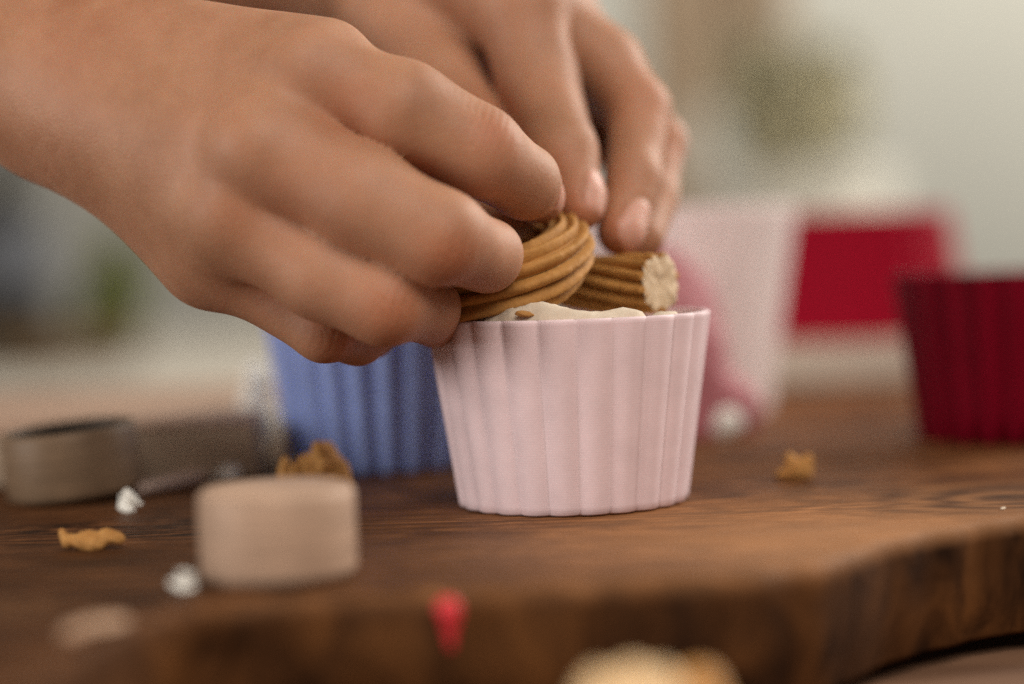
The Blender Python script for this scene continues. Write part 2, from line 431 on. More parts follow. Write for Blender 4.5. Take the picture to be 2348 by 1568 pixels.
def cup(label, mat, loc, rot=(0, 0, 0), scale=1.0, **kw):
    o = link_mesh('fluted_cup', cup_mesh('fluted_cup', **kw), mat); o.location = loc; o.rotation_euler = rot
    if scale != 1.0: o.scale = (scale,) * 3
    return tag(o, label, 'cup', 'fluted play cups')
cup('pale pink fluted cup filled with cream dough under the hands', M['pink'], (-0.0002, 0, 0.0001), (0, 0, R(1.2)))
pb = on(885, 1062); cup('periwinkle blue fluted cup behind the pink cup and the lower hand', M['blue'], (pb.x, pb.y, 0.0001), (0, 0, R(2)), phase=0.05, amp=0.0019)
pc = on(2318, 1000); cup('dark crimson fluted cup at the right edge of the board', M['crimson'], (pc.x, pc.y, 0.0001), (0, 0, R(3)), amp=0.0034, ht=.0368, lobes=22)

# ------------------------------------------------------------------ dough ropes
def catmull(pts, n):
    pts = [np.array(p, float) for p in pts]; pts = [2 * pts[0] - pts[1]] + pts + [2 * pts[-1] - pts[-2]]
    out = []; m = len(pts) - 3
    for s in np.linspace(0, m - 1e-6, n):
        i = int(s); t = s - i; p0, p1, p2, p3 = pts[i:i + 4]
        out.append(0.5 * (2 * p1 + (p2 - p0) * t + (2 * p0 - 5 * p1 + 4 * p2 - p3) * t * t + (3 * p1 - p0 - 3 * p2 + p3) * t ** 3))
    return np.array(out)
def rope(name, pts, radii, ridges, depth, mat, label, parent=None, twist=0.0, n=150, jag=0.0, seed=1, capmat=None, twist0=0.0):
    C = catmull(pts, n); rad = np.interp(np.linspace(0, 1, n), np.linspace(0, 1, len(radii)), radii)
    T = np.gradient(C, axis=0); T /= np.linalg.norm(T, axis=1)[:, None]
    up = np.array([0, 0, 1.0]); N = up - T[0] * (up @ T[0]); N /= np.linalg.norm(N)
    nth = ridges * 10; th = np.linspace(0, 2 * math.pi, nth, endpoint=False); V = []; F = []
    for i in range(n):
        N = N - T[i] * (N @ T[i]); N /= np.linalg.norm(N); Bn = np.cross(T[i], N)
        a = th + twist0 + twist * i / n
        prof = np.abs(np.cos(ridges * th / 2)) ** 0.8
        rr = rad[i] - depth * (1 - prof)
        ring = C[i] + np.outer(np.cos(a) * rr, N) + np.outer(np.sin(a) * rr, Bn)
        V.append(ring)
    V = np.array(V)
    flat = V.reshape(-1, 3)
    cen = np.repeat(C, nth, 0); dr = flat - cen; dr /= np.linalg.norm(dr, axis=1)[:, None] + 1e-9
    flat = flat + dr * (0.00013 * sin_noise(flat, 220, seed) + 0.00006 * sin_noise(flat, 900, seed + 1))[:, None]
    if jag:                                                     # torn cut edge
        V2 = flat.reshape(n, nth, 3)
        jn = jag * (0.5 + 0.5 * np.sin(th * ridges * 0.5 + 1.0) + 0.5 * np.sin(th * 5.3))
        for k in range(8): V2[n - 1 - k] += T[-1] * (jn * (1 - k / 8))[:, None]
        flat = V2.reshape(-1, 3)
    idx = np.arange(n * nth).reshape(n, nth); nxt = np.roll(idx, -1, 1)
    F = np.stack([idx[:-1], nxt[:-1], nxt[1:], idx[1:]], -1).reshape(-1, 4)[:, ::-1].tolist()
    verts = flat.tolist()
    caps = []
    for end, i in ((0, 0), (1, n - 1)):
        ringi = idx[i]; c = C[i] + T[i] * (0.0006 if end else -0.0006)
        mid = []
        prev = ringi
        for s in (1.0, 0.78, 0.5, 0.25):
            base = len(verts)
            for k in range(nth):
                dv = flat[ringi[k]] - C[i]; dv = dv - T[i] * (dv @ T[i]); ln = np.linalg.norm(dv); p = c + dv / ln * (rad[i] * 0.90 * s + 0.0004 * math.sin(k * 0.21 + 1) * s + 0.0003 * math.sin(k * 0.53) * s)
                p = p + T[i] * 0.0004 * mnoise.noise((p[0] * 700, p[1] * 700, p[2] * 700))
                if end and s == 0.25 and capmat: p = p
                verts.append(p.tolist())
            cur = np.arange(base, base + nth)
            for k in range(nth):
                q = (prev[k], prev[(k + 1) % nth], cur[(k + 1) % nth], cur[k])
                caps.append(q if not end else q[::-1]); 
            prev = cur
        ci = len(verts); verts.append((c - (T[i] * 0.0008 if end and capmat else 0)).tolist())
        for k in range(nth):
            q = (prev[k], prev[(k + 1) % nth], ci); caps.append(q if not end else q[::-1])
    nbody = len(F)
    o = mesh_from(name, verts, F + caps, mat)
    if capmat:
        o.data.materials.append(capmat)
        half = len(caps) // 2
        for p in list(o.data.polygons)[nbody + half + nth:]: p.material_index = 1
    bm = bmesh.new(); bm.from_mesh(o.data); bmesh.ops.recalc_face_normals(bm, faces=bm.faces[:]); bm.to_mesh(o.data); bm.free()
    if label: tag(o, label, 'play dough', 'ridged brown dough')
    return o
def W(*a): return tuple(at(*a))
rope('dough_rope', [W(960, 700, -.004), W(1060, 688, -.0125), W(1160, 660, -.0145), W(1245, 624, -.0125), W(1296, 578, -.006), W(1286, 540, .003), W(1230, 545, .009), W(1160, 580, .010)],
     [.0050, .0060, .0064, .0062, .0053, .0045, .0040, .0036], 12, 0.0021, M['dough'], 'thick ridged brown dough rope curled under the fingertips in the pink cup', twist=0.9)
rope('dough_rope', [W(1280, 640, .013), W(1365, 650, .009), W(1440, 652, .003), W(1508, 648, -.0020)],
     [.0050, .0054, .0056, .0055], 12, 0.0020, M['dough'], 'short ridged brown dough rope with pale cut end at the right', twist=0.8, n=70, jag=0.0006, seed=5, capmat=M['core'])

# cream dough filling the pink cup
def build_filling():
    V = []; F = []; nr, nth = 40, 140
    def hgt(x, y):
        z = 0.0305 + 0.0006 * mnoise.noise((x * 300, y * 300, 0)) + 0.0003 * mnoise.noise((x * 900, y * 900, 3))
        for cx, cy, sx, sy, h in ((-.0086, -.0206, .0048, .0018, .0050), (-.0018, -.0221, .0050, .0017, .0054), (-.0138, -.0176, .0046, .0024, .0040), (.0100, -.0200, .0045, .0018, .0042), (.0165, -.0150, .0045, .003, .0036), (.0048, -.0214, .003, .0018, .0030)):
            z += h * math.exp(-abs((x - cx) / sx) ** 2.8 - ((y - cy) / sy) ** 2)
        z += 0.0007 * mnoise.noise((x * 170, y * 170, 7))
        return z
    V.append((0, 0, hgt(0, 0)))
    for k in range(1, nr + 1):
        r = 0.0236 * k / nr
        for i in range(nth):
            a = 2 * math.pi * i / nth; x, y = r * math.cos(a), r * math.sin(a)
            V.append((x, y, hgt(x, y) if k < nr else hgt(x, y) - 0.002))
    for i in range(nth): F.append((0, 1 + i, 1 + (i + 1) % nth))
    for k in range(nr - 1):
        for i in range(nth):
            j = (i + 1) % nth; a = 1 + k * nth; F.append((a + i, a + nth + i, a + nth + j, a + j))
    o = mesh_from('dough_filling', V, F, M['cream'])
    return tag(o, 'lumpy cream white dough filling the pale pink cup to its rim', 'play dough')
build_filling()

# ------------------------------------------------------------------ caps
def cap_thing(label, mat, r, h, loc, rot, closed_up=True):
    prof = [(0.0, h), (r - 0.0014, h), (r - 0.0007, h - 0.0002), (r - 0.0002, h - 0.0007), (r, h - 0.0014), (r * 1.0, 0.0012), (r - 0.0004, 0.0), (r - 0.0007, 0.0), (r - 0.0009, 0.0006), (r - 0.0011, h - 0.0016), (0.0, h - 0.0016)]
    if not closed_up: prof = [(a, h - b) for a, b in prof]
    nth = 120; V = []; F = []
    rings = []
    for (a, b) in prof:
        if a == 0: rings.append([len(V)]); V.append((0, 0, b)); continue
        rings.append(list(range(len(V), len(V) + nth)))
        V += [(a * math.cos(2 * math.pi * i / nth), a * math.sin(2 * math.pi * i / nth), b) for i in range(nth)]
    for p, q in zip(rings, rings[1:]):
        for i in range(nth):
            j = (i + 1) % nth
            if len(p) == 1: F.append((p[0], q[i], q[j]))
            elif len(q) == 1: F.append((p[i], q[0], p[j]))
            else: F.append((p[i], q[i], q[j], p[j]))
    o = mesh_from('screw_cap', V, F, mat)
    o.data.materials.append(M['cap_shade'])
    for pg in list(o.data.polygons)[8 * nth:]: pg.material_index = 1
    o.location = loc; o.rotation_euler = rot
    bm = bmesh.new(); bm.from_mesh(o.data); bmesh.ops.recalc_face_normals(bm, faces=bm.faces[:]); bm.to_mesh(o.data); bm.free()
    return tag(o, label, 'cap', 'round screw caps on the board')
p = on(641, 1318); cap_thing('pale beige round cap lying closed side up near the board edge', M['beige'], 0.0112, 0.0128, (p.x, p.y, 0.0001), (0, 0, 0))
p = on(176, 1142); cap_thing('dark taupe round cap lying open side up at the left', M['taupe'], 0.0130, 0.0132, (p.x, p.y, 0.0010), (R(2.0), R(-4.5), R(4)), False)

# ------------------------------------------------------------------ crumbs (all real lumps, meshed from fields)
def lump(name, blobs, mat, label, cat, group=None, h=0.00025, k=0.0012, namp=0.0004, nfreq=260, seed=1, base=None, loc=(0, 0, 0)):
    blobs = [(A(c), A(r)) for c, r in blobs]
    def f(P):
        d = None
        for c, r in blobs:
            e = ellipsoid(P, c, r); d = e if d is None else smin(d, e, k)
        d = d + namp * sin_noise(P, nfreq, seed, 3)
        if base is not None: d = np.maximum(d, base - P[:, 2])
        return d
    lo = np.min([c - r for c, r in blobs], 0) - 0.0015; hi = np.max([c + r for c, r in blobs], 0) + 0.0015
    V, Q = surface_net(f, lo, hi, h, 1)
    o = link_mesh(name, fast_quads(name, V, Q), mat); o.location = loc
    return tag(o, label, cat, group)
G = 'crumbs of brown dough on the board'; mm = 0.001
def mmv(*a): return tuple(x * mm for x in a)
# crumb in front left, flat with two little horns
p = on(210, 1258)
lump('dough_crumb', [(mmv(0, 0, 1.3), mmv(3.0, 1.8, 1.7)), (mmv(-3.3, -.2, 1.3), mmv(1.3, 1.1, 1.2)), (mmv(-4.6, 0, 2.6), mmv(.45, .5, 1.1)), (mmv(2.6, .3, 2.0), mmv(2.0, 1.2, 1.1)), (mmv(4.5, 0, 1.5), mmv(.9, .8, .8)), (mmv(.8, -.8, .8), mmv(1.5, 1.4, 1.0))],
     M['crumb'], 'flat brown dough crumb with pointed ends at the left', 'crumb', G, namp=.00025, nfreq=350, seed=2, loc=(p.x, p.y, 0))
p = on(1826, 1098)
lump('dough_crumb', [(mmv(0, 0, 2.0), mmv(2.6, 1.8, 2.1)), (mmv(-2.6, -.2, 1.1), mmv(1.6, 1.0, 1.0)), (mmv(2.2, 0, 3.2), mmv(1.3, 1.0, 1.7)), (mmv(-1.2, 0, 3.8), mmv(1.0, .9, 1.3)), (mmv(2.2, 0, .9), mmv(1.2, 1, .9))],
     M['crumb'], 'small jagged brown dough crumb right of the pink cup', 'crumb', G, namp=.0003, nfreq=330, seed=4, loc=(p.x, p.y, 0))
p = on(718, 1150)
lump('dough_crumb', [(mmv(-4.9, -.8, 4.2), mmv(1.5, 2.0, 4.6)), (mmv(-3.0, -1.6, 3.0), mmv(1.2, 1.3, 4.2)), (mmv(0, .6, 5.2), mmv(4.2, 2.4, 3.9)), (mmv(3.0, .5, 6.6), mmv(2.0, 2.0, 4.6)), (mmv(1.6, -.6, 9.5), mmv(1.6, 1.6, 1.9)), (mmv(4.6, .8, 4.0), mmv(2.6, 2.0, 4.2)), (mmv(2.4, -2.0, 7.0), mmv(.9, .9, 1.2))],
     M['crumb'], 'folded chunk of brown dough behind the beige cap', 'crumb', G, h=.0003, k=.0016, namp=.0002, nfreq=260, seed=6, loc=(p.x, p.y, 0))
GW = 'white dough bits on the board'
p = on(292, 1172); lump('white_bit', [(mmv(0, 0, 2.0), mmv(1.5, 1.4, 1.7)), (mmv(.5, -.3, .7), mmv(.7, .7, .8)), (mmv(1.1, -.7, .3), mmv(.9, .3, .25))], M['white'], 'white dough bit beside the taupe cap', 'crumb', GW, namp=.0007, nfreq=380, seed=8, loc=(p.x, p.y, 0))
p = on(425, 1350); lump('white_bit', [(mmv(0, 0, 1.1), mmv(1.2, 1.1, 1.1)), (mmv(.7, .2, .7), mmv(.7, .7, .7))], M['white'], 'white dough bit at the foot of the beige cap', 'crumb', GW, namp=.0007, nfreq=380, seed=9, loc=(p.x, p.y, 0))
p = on(525, 1105); lump('white_bit', [(mmv(0, 0, 1.7), mmv(2.4, 1.6, 1.8)), (mmv(-1.8, 0, .8), mmv(1.4, 1, .9))], M['white'], 'white dough bit in front of the pale tray', 'crumb', GW, namp=.0007, nfreq=300, seed=10, loc=(p.x, p.y, 0))
p = on(590, 1050); lump('white_lump', [(mmv(0, 0, 9), mmv(4.4, 4, 8)), (mmv(-2.5, -2, 3), mmv(5, 3.5, 3.2)), (mmv(.6, 0, 16), mmv(3.0, 3, 8))], M['white'], 'tall white dough lump left of the blue cup', 'play dough', None, h=.0005, namp=.0007, nfreq=120, seed=12, loc=(p.x, p.y, 0))
p = on(1655, 998); lump('white_lump', [(mmv(0, 0, 4), mmv(5.5, 4.5, 4.4)), (mmv(-4, 0, 7), mmv(4, 4, 5))], M['white'], 'small white dough lump on the board right of the pink cup', 'play dough', None, h=.0005, namp=.0006, nfreq=140, seed=13, loc=(p.x, p.y, 0))
p = on(2298, 1168); lump('white_bit', [(mmv(0, 0, .2), mmv(.45, .3, .25))], M['cream'], 'tiny white speck on the board below the crimson cup', 'crumb', GW, h=.00012, namp=.0001, nfreq=500, seed=14, loc=(p.x, p.y, 0))
p = on(225, 1438)
lump('lip_highlight', [(mmv(0, 0, .3), mmv(2.8, 3.4, .9)), (mmv(-2.4, -3.0, .1), mmv(1.6, 2.4, .7)), (mmv(1.8, 1.8, .2), mmv(1.8, 2.0, .7))], M['highlight'], 'pale smear added as a lump, for the lit lip, at the left front edge of the board', 'play dough', None, namp=.0002, nfreq=200, seed=25, loc=(p.x, p.y, 0))  # pale lump stands for the highlight on the board lip
lump('dough_crumb', [(mmv(0, 0, .2), mmv(.8, .25, .35)), (mmv(1.0, -.1, .3), mmv(.8, .2, .18)), (mmv(1.9, -.1, -.1), mmv(.6, .2, .15))], M['crumb'], 'tiny orange brown crumb smeared on the cream dough filling', 'crumb', G, h=.00012, namp=.0001, nfreq=500, seed=33, loc=tuple(at(1190, 722, -.0222)))
# foreground: red drip on the board edge, dough pieces on the table
c = at(1028, 1385, on(1028, 1352).y - 0.002)
def drip():
    o = lump('red_dough_drip', [(mmv(0, 0, -.6), mmv(1.7, 1.3, 1.6)), (mmv(.1, .2, -2.2), mmv(1.2, 1.0, 1.8)), (mmv(.2, .3, -3.8), mmv(.75, .7, 1.8)), (mmv(.2, .3, -5.2), mmv(.4, .5, 1.2))], M['scarlet'],
             'small red dough drop stuck on the front edge of the board', 'play dough', None, namp=.00012, nfreq=250, seed=15)
    o.location = c; return o
drip()
p = at(1444, 1496, -0.118)
lump('dough_piece', [((0, 0, -.011), mmv(6.0, 6, 10.5)), (mmv(-4.0, -1, -10), mmv(3.6, 5, 9.2)), (mmv(3.6, 0, -10), mmv(3.2, 5, 9.0))], M['tan'], 'light tan dough piece lying on the table before the board', 'play dough', None, h=.0005, namp=.0006, nfreq=70, seed=17, loc=tuple(p))
p2 = at(1600, 1535, -0.110)
lump('dough_piece', [((0, 0, -.0085), mmv(5.0, 5, 9))], M['ochre'], 'ochre dough piece touching the light tan piece', 'play dough', None, h=.0005, namp=.0006, nfreq=80, seed=18, loc=tuple(p2))

# ------------------------------------------------------------------ things behind
def tray(label, x0, x1, y0, y1, h, mat, emat):
    t = empty('tray', ((x0 + x1) / 2, (y0 + y1) / 2, 0.0002))
    hx, hy = (x1 - x0) / 2, (y1 - y0) / 2
    box('tray_base', (-hx, -hy, 0), (hx, hy, h - 0.001), emat, t, 0.001)
    box('tray_top', (-hx + .0005, -hy + .0005, h - 0.001), (hx - .0005, hy - .0005, h), mat, t, 0.0004, 1)
    return tag(t, label, 'tray')
a = on(330, 1128); b = on(575, 1075)
tl = tray('pale wooden tray with grey edge behind the taupe cap', -0.20, b.x, 0.045, 0.175, 0.0118, M['tray'], M['tray_edge'])
tl.rotation_euler = (0, 0, R(4))
s0, s1 = on(300, 1138), on(565, 1078); dv = s1 - s0
pf = box('stick', (0, -.0022, .0), (dv.length, .0022, .0018), M['paper'], None, .0006, 2); pf.location = (s0.x, s0.y, .0003)
pf.rotation_euler = (0, 0, math.atan2(dv.y, dv.x)); tag(pf, 'thin flat pale stick lying on the board behind the taupe cap', 'stick')
M['tray2'] = grain_wood('cream_tray_wood', (0.44, 0.36, 0.29), (0.52, 0.43, 0.35), 0.55)
ty = on(1850, 885).y
tr = tray('cream wooden tray under the upturned red cup', on(1660, 880).x, on(2420, 850).x, ty, ty + 0.16, 0.0130, M['tray2'], M['tray2'])
q = at(1928, 774, ty + 0.050)
rc = cup('bright red fluted cup standing upside down on the cream tray', M['red'], (q.x, q.y, 0.0134 + .041), (R(180), R(0), 0), 1.0, rt=.0425, rb=.0370, ht=.041, lobes=30)
q = at(1560, 860, 0.165)
cup('tall pale pink cup behind the pink cup and the white lump', M['pale'], (q.x, q.y, 0.0001), (0, 0, 0), 1.0, rt=.0320, rb=.0235, ht=.055, lobes=28)
q = at(1480, 870, 0.110)
lump('rose_dough', [((0, 0, .013), mmv(21, 16, 33)), (mmv(14, 0, 6), mmv(13, 10, 11))], M['rose'], 'rounded rose dough heap half hidden behind the pink cup', 'play dough', None, h=.0008, namp=.0008, nfreq=45, seed=21, base=0.0, loc=(q.x, q.y, 0.0))

# ------------------------------------------------------------------ the child's two arms
def skin_material():
    n = NT('child_skin'); v = n.co()
    mot = n.noise(v, 90, 4, 0.6); fine = n.noise(v, 420, 4, 0.6)
    base = n.ramp(mot, [(0.30, (0.315, 0.143, 0.075)), (0.70, (0.43, 0.22, 0.126))])
    base = n.mix(n.ramp(n.noise(v, 38, 3, 0.5), [(0.40, (0, 0, 0)), (0.62, (0.40, 0.40, 0.40))]), base, (0.47, 0.232, 0.145))
    base = n.mix(n.math('MULTIPLY', n.ramp(fine, [(0.45, (0, 0, 0)), (0.75, (1, 1, 1))]), 0.22), base, (0.40, 0.17, 0.095))
    base = n.mix(n.math('MULTIPLY', n.attr('redness'), 0.48), base, (0.42, 0.120, 0.050))
    base = n.mix(n.attr('nail'), base, (0.56, 0.30, 0.225))
    h1 = n.voro(v, 1100, 'DISTANCE_TO_EDGE'); h2 = n.noise(n.co('Object', (1, 1, 1)), 700, 4, 0.65)
    nb = n.bump(h1, 0.00012, 0.35); nb = n.bump(h2, 0.00020, 0.35, nb)
    rg = n.math('SUBTRACT', 0.56, n.math('MULTIPLY', n.attr('nail'), 0.12))
    return n.done(base, rg, nb, 0.42, (1.0, 0.33, 0.16), 0.0025, 0.36)
M['skin'] = skin_material()
class Chain:
    """a finger: joints as (x, y in photo units, depth) with radii in metres"""
    def __init__(s, pts, rad, k=0.003):
        s.p = [A(at(*q)) for q in pts]; s.r = rad; s.k = k
    def d(s, P):
        out = None
        for a, b, ra, rb in zip(s.p, s.p[1:], s.r, s.r[1:]):
            e = rcone(P, a, b, ra, rb); out = e if out is None else smin(out, e, s.k)
        return out
def build_arm(label, fingers, palm, forearm, extra, lo, hi, red, nails, wrinkles, bumps, h=0.0006, kp=0.006, kf=0.0025, gap=0.0003):
    def palm_d(P):
        out = None
        for c in palm:
            e = c.d(P); out = e if out is None else smin(out, e, 0.016)
        for c in forearm: out = smin(out, c.d(P), 0.016)
        for c, r, k in bumps: out = smin(out, np.sqrt(((P - c) ** 2).sum(1)) - r, k)
        return out
    def f(P):
        pd = palm_d(P); out = pd
        for fg in fingers: out = smin(out, smin(fg.d(P), pd, kf + 0.003), gap)
        for e in extra: out = smin(out, e.d(P), 0.006)
        return out
    V, Q = surface_net(f, lo, hi, h, 5)
    N = grad(f, V)
    redn = np.zeros(len(V))
    for c, s, a in red: redn = np.maximum(redn, a * np.exp(-((V - A(c)) ** 2).sum(1) / (s * s)))
    nail = np.zeros(len(V)); disp = np.zeros(len(V))
    for c, ax, nn, hl, hw in nails:
        c = A(c); ax = A(ax) / np.linalg.norm(ax); nn = A(nn); nn = nn - ax * (nn @ ax); nn /= np.linalg.norm(nn); s = np.cross(ax, nn)
        q = V - c; u = q @ ax / hl; v = q @ s / hw; e = (np.abs(u) ** 3 + np.abs(v) ** 3) ** (1 / 3)
        m = np.clip((1.06 - e) / 0.12, 0, 1) * (N @ nn > 0.25) * (q @ nn > -0.004)
        rim = np.exp(-((e - 1.12) / 0.12) ** 2) * (N @ nn > 0.2) * (q @ nn > -0.004) * (u < 0.85)
        nail = np.maximum(nail, m); disp += m * 0.00012 - rim * 0.00028
    for c, ax, sig, per, amp in wrinkles:
        q = V - A(c); ax = A(ax) / np.linalg.norm(ax); t = q @ ax; r2 = (q ** 2).sum(1)
        wob = 0.25 * per * np.sin((q @ np.cross(ax, [0.3, 0.8, 0.5])) * 900)
        wv = np.abs(np.sin(math.pi * (t + wob) / per)) ** 0.5
        disp += -amp * (1 - wv) * np.exp(-r2 / (sig * sig))
    disp += 0.00022 * sin_noise(V, 45, 31, 2)
    V = V + N * disp[:, None]
    me = fast_quads('arm', V, Q)
    for nm, arr in (('redness', redn), ('nail', nail)):
        a = me.attributes.new(nm, 'FLOAT', 'POINT'); a.data.foreach_set('value', arr.astype(np.float32))
    return me

person = empty('person', (0, 0.04, 0.05))
tag(person, 'child with bare arms pressing brown dough into the pink cup', 'person')
def add_arm(me, label):
    o = link_mesh('arm', me, M['skin']); o.parent = person; o.matrix_parent_inverse = Matrix.Translation(-Vector(person.location))
    o['label'] = label; return o
# --- near (right) hand: back of the hand to the camera, four fingers reaching right and away
idx = Chain([(735, 177, -.0242), (920, 258, -.0260), (1094, 349, -.0250), (1200, 416, -.014), (1230, 452, -.007)], [.0074, .0085, .0075, .0060, .0048])
mid = Chain([(600, 340, -.0290), (830, 455, -.0338), (1005, 545, -.036), (1112, 585, -.024), (1125, 622, -.012)], [.0086, .0085, .0077, .0058, .0050])
rin = Chain([(535, 495, -.0262), (740, 625, -.0305), (885, 692, -.033), (975, 706, -.022), (1000, 735, -.010)], [.0078, .0075, .0069, .0055, .0048])
pin = Chain([(490, 605, -.018), (745, 757, -.023), (820, 772, -.014), (850, 770, -.005)], [.0058, .0052, .0045, .0040])
thb = Chain([(300, 200, .012), (720, 260, .014), (1010, 400, .010), (1165, 492, .000)], [.011, .0085, .0066, .0050])
palm_n = [Chain([(120, 120, .000), (745, 158, -.021)], [.0115, .0080]),
          Chain([(110, 230, -.003), (600, 345, -.025)], [.0125, .0088]),
          Chain([(130, 210, -.002), (535, 490, -.022)], [.0092, .0082]),
          Chain([(205, 220, .002), (480, 585, -.014)], [.0072, .0078]),
          Chain([(250, 250, .010), (640, 330, -.004)], [.013, .0100]),
          Chain([(200, 180, .000), (715, 252, -.0205)], [.011, .0064]), Chain([(200, 230, .000), (620, 455, -.0228)], [.009, .0064]), Chain([(280, 290, .002), (530, 580, -.0178)], [.006, .0058]),
          Chain([(260, 250, .009), (560, 540, -.003)], [.0085, .0085])]
arm_n = [Chain([(-2000, -20, .085), (-1100, 30, .045), (-420, 60, .020), (110, 140, .005)], [.0260, .0215, .0152, .0124])]
redn = [(at(1130, 300, -.032), .0045, .9), (at(1140, 290, -.03), .0020, .5), (at(1030, 590, -.043), .0050, 1.0), (at(900, 715, -.039), .0050, 1.0), (at(780, 795, -.028), .0045, .8),
        (at(1235, 480, -.010), .0050, .6), (at(545, 490, -.034), .004, .6), (at(800, 250, -.032), .006, .5), (at(1150, 630, -.018), .005, .5), (at(1010, 750, -.017), .005, .5),
        (at(640, 640, -.026), .006, .5), (at(680, 440, -.034), .007, .35), (at(250, 60, -.01), .014, .35), (at(850, 800, -.012), .006, .6), (at(860, 330, -.030), .0035, 1.0), (at(960, 400, -.030), .0035, .9), (at(740, 540, -.032), .0032, .9), (at(860, 610, -.034), .0032, .9), (at(620, 645, -.026), .0030, .9), (at(740, 730, -.028), .003, .9)]
nails_n = [(at(1268, 440, -.0085), at(1232, 452, -.007) - at(1205, 408, -.014), Vector((.75, -.15, .65)), .0042, .0036)]
wr_n = [(at(1120, 285, -.031), at(1205, 408, -.014) - at(745, 158, -.024), .0046, .0014, .0004),
        (at(1040, 560, -.043), at(1115, 585, -.024) - at(600, 345, -.029), .0048, .0015, .0004),
        (at(905, 700, -.039), at(975, 708, -.022) - at(535, 495, -.026), .0046, .0015, .0004),
        (at(765, 775, -.028), at(820, 772, -.014) - at(470, 600, -.018), .0036, .0015, .00035),
        (at(160, 360, -.016), (1, -.2, -.25), .008, .0042, .00014), (at(150, 435, -.006), (1, -.1, -.4), .005, .0040, .00015)]
bumps_n = [(A(at(690, 165, -.0275)), .0060, .008), (A(at(585, 335, -.0325)), .0070, .008), (A(at(530, 490, -.0290)), .0062, .008)]
lo = (-0.290, -0.054, 0.008); hi = (0.006, 0.115, 0.130)
add_arm(build_arm('', [idx, mid, rin, pin, thb], palm_n, arm_n, [], lo, hi, redn, nails_n, wr_n, bumps_n), 'nearer hand and wrist reaching in from the left')
# the thumb tip of that hand shows between index and middle finger: it belongs to the same skin
# --- far (left) hand: comes from above left, fingers pointing down
fi = Chain([(1190, 20, .030), (1232, 190, .024), (1290, 350, .012), (1328, 452, .006), (1336, 482, .004)], [.0085, .0077, .0061, .0045, .0034])
fm = Chain([(1262, 55, .038), (1388, 152, .034), (1464, 250, .028), (1454, 405, .017), (1424, 530, .009)], [.0082, .0072, .0061, .0052, .0044])
fr = Chain([(1290, 90, .052), (1505, 330, .040), (1492, 450, .030), (1472, 545, .020)], [.0074, .0058, .0050, .0042])
fp = Chain([(1290, 90, .066), (1390, 240, .064), (1370, 330, .052), (1350, 350, .044)], [.0060, .0052, .0045, .0040])
ft = Chain([(880, 40, .046), (1010, 200, .034), (1120, 380, .017), (1208, 498, .009)], [.0095, .0088, .0078, .0052])
palm_f = [Chain([(880, -190, .052), (1190, 10, .034)], [.0130, .0100]), Chain([(900, -240, .060), (1250, 20, .044)], [.0135, .0092]),
          Chain([(920, -230, .068), (1265, 60, .056)], [.0125, .0085]), Chain([(940, -200, .074), (1265, 70, .066)], [.0115, .0075]),
          Chain([(860, -60, .058), (960, 20, .050)], [.0125, .0095]), Chain([(1150, 100, .052), (1330, 230, .056)], [.0100, .0090])]
arm_f = [Chain([(-760, -620, .165), (-100, -320, .120), (420, -125, .088), (880, -110, .062)], [.0255, .0215, .0180, .0155])]
red_f = [(at(1320, 480, .000), .0060, 1.0), (at(1400, 530, .004), .0070, 1.0), (at(1400, 420, .010), .006, .5), (at(1285, 380, .006), .0045, .7), (at(1470, 240, .022), .007, .55), (at(1255, 220, .017), .005, .4),
         (at(1540, 330, .034), .005, .5), (at(1380, 270, .024), .006, .6), (at(1150, 240, .02), .006, .5)]
nails_f = [(at(1352, 450, .0045), at(1336, 482, .004) - at(1290, 350, .012), Vector((.92, -.30, .30)), .0042, .0032),
           (at(1452, 520, .0075), at(1420, 530, .009) - at(1440, 420, .017), Vector((.90, -.42, .15)), .0050, .0034)]
wr_f = [(at(1295, 372, .006), at(1336, 482, .004) - at(1190, 20, .030), .0040, .0016, .0003), (at(1460, 250, .021), at(1440, 420, .017) - at(1452, 240, .028), .004, .0018, .0002),
        (at(1250, 215, .017), at(1328, 452, .006) - at(1190, 20, .030), .004, .0018, .0002)]
bumps_f = [(A(at(1195, 0, .028)), .0075, .008)]
pts_all = np.array([*map(A, [at(1600, 600, -.01), at(-40, -380, .12)])])
lo = (-0.240, -0.006, 0.022); hi = (0.045, 0.205, 0.250)
add_arm(build_arm('', [fi, fm, fr, fp, ft], palm_f, arm_f, [], lo, hi, red_f, nails_f, wr_f, bumps_f, h=0.00065), 'farther hand reaching down from above behind')

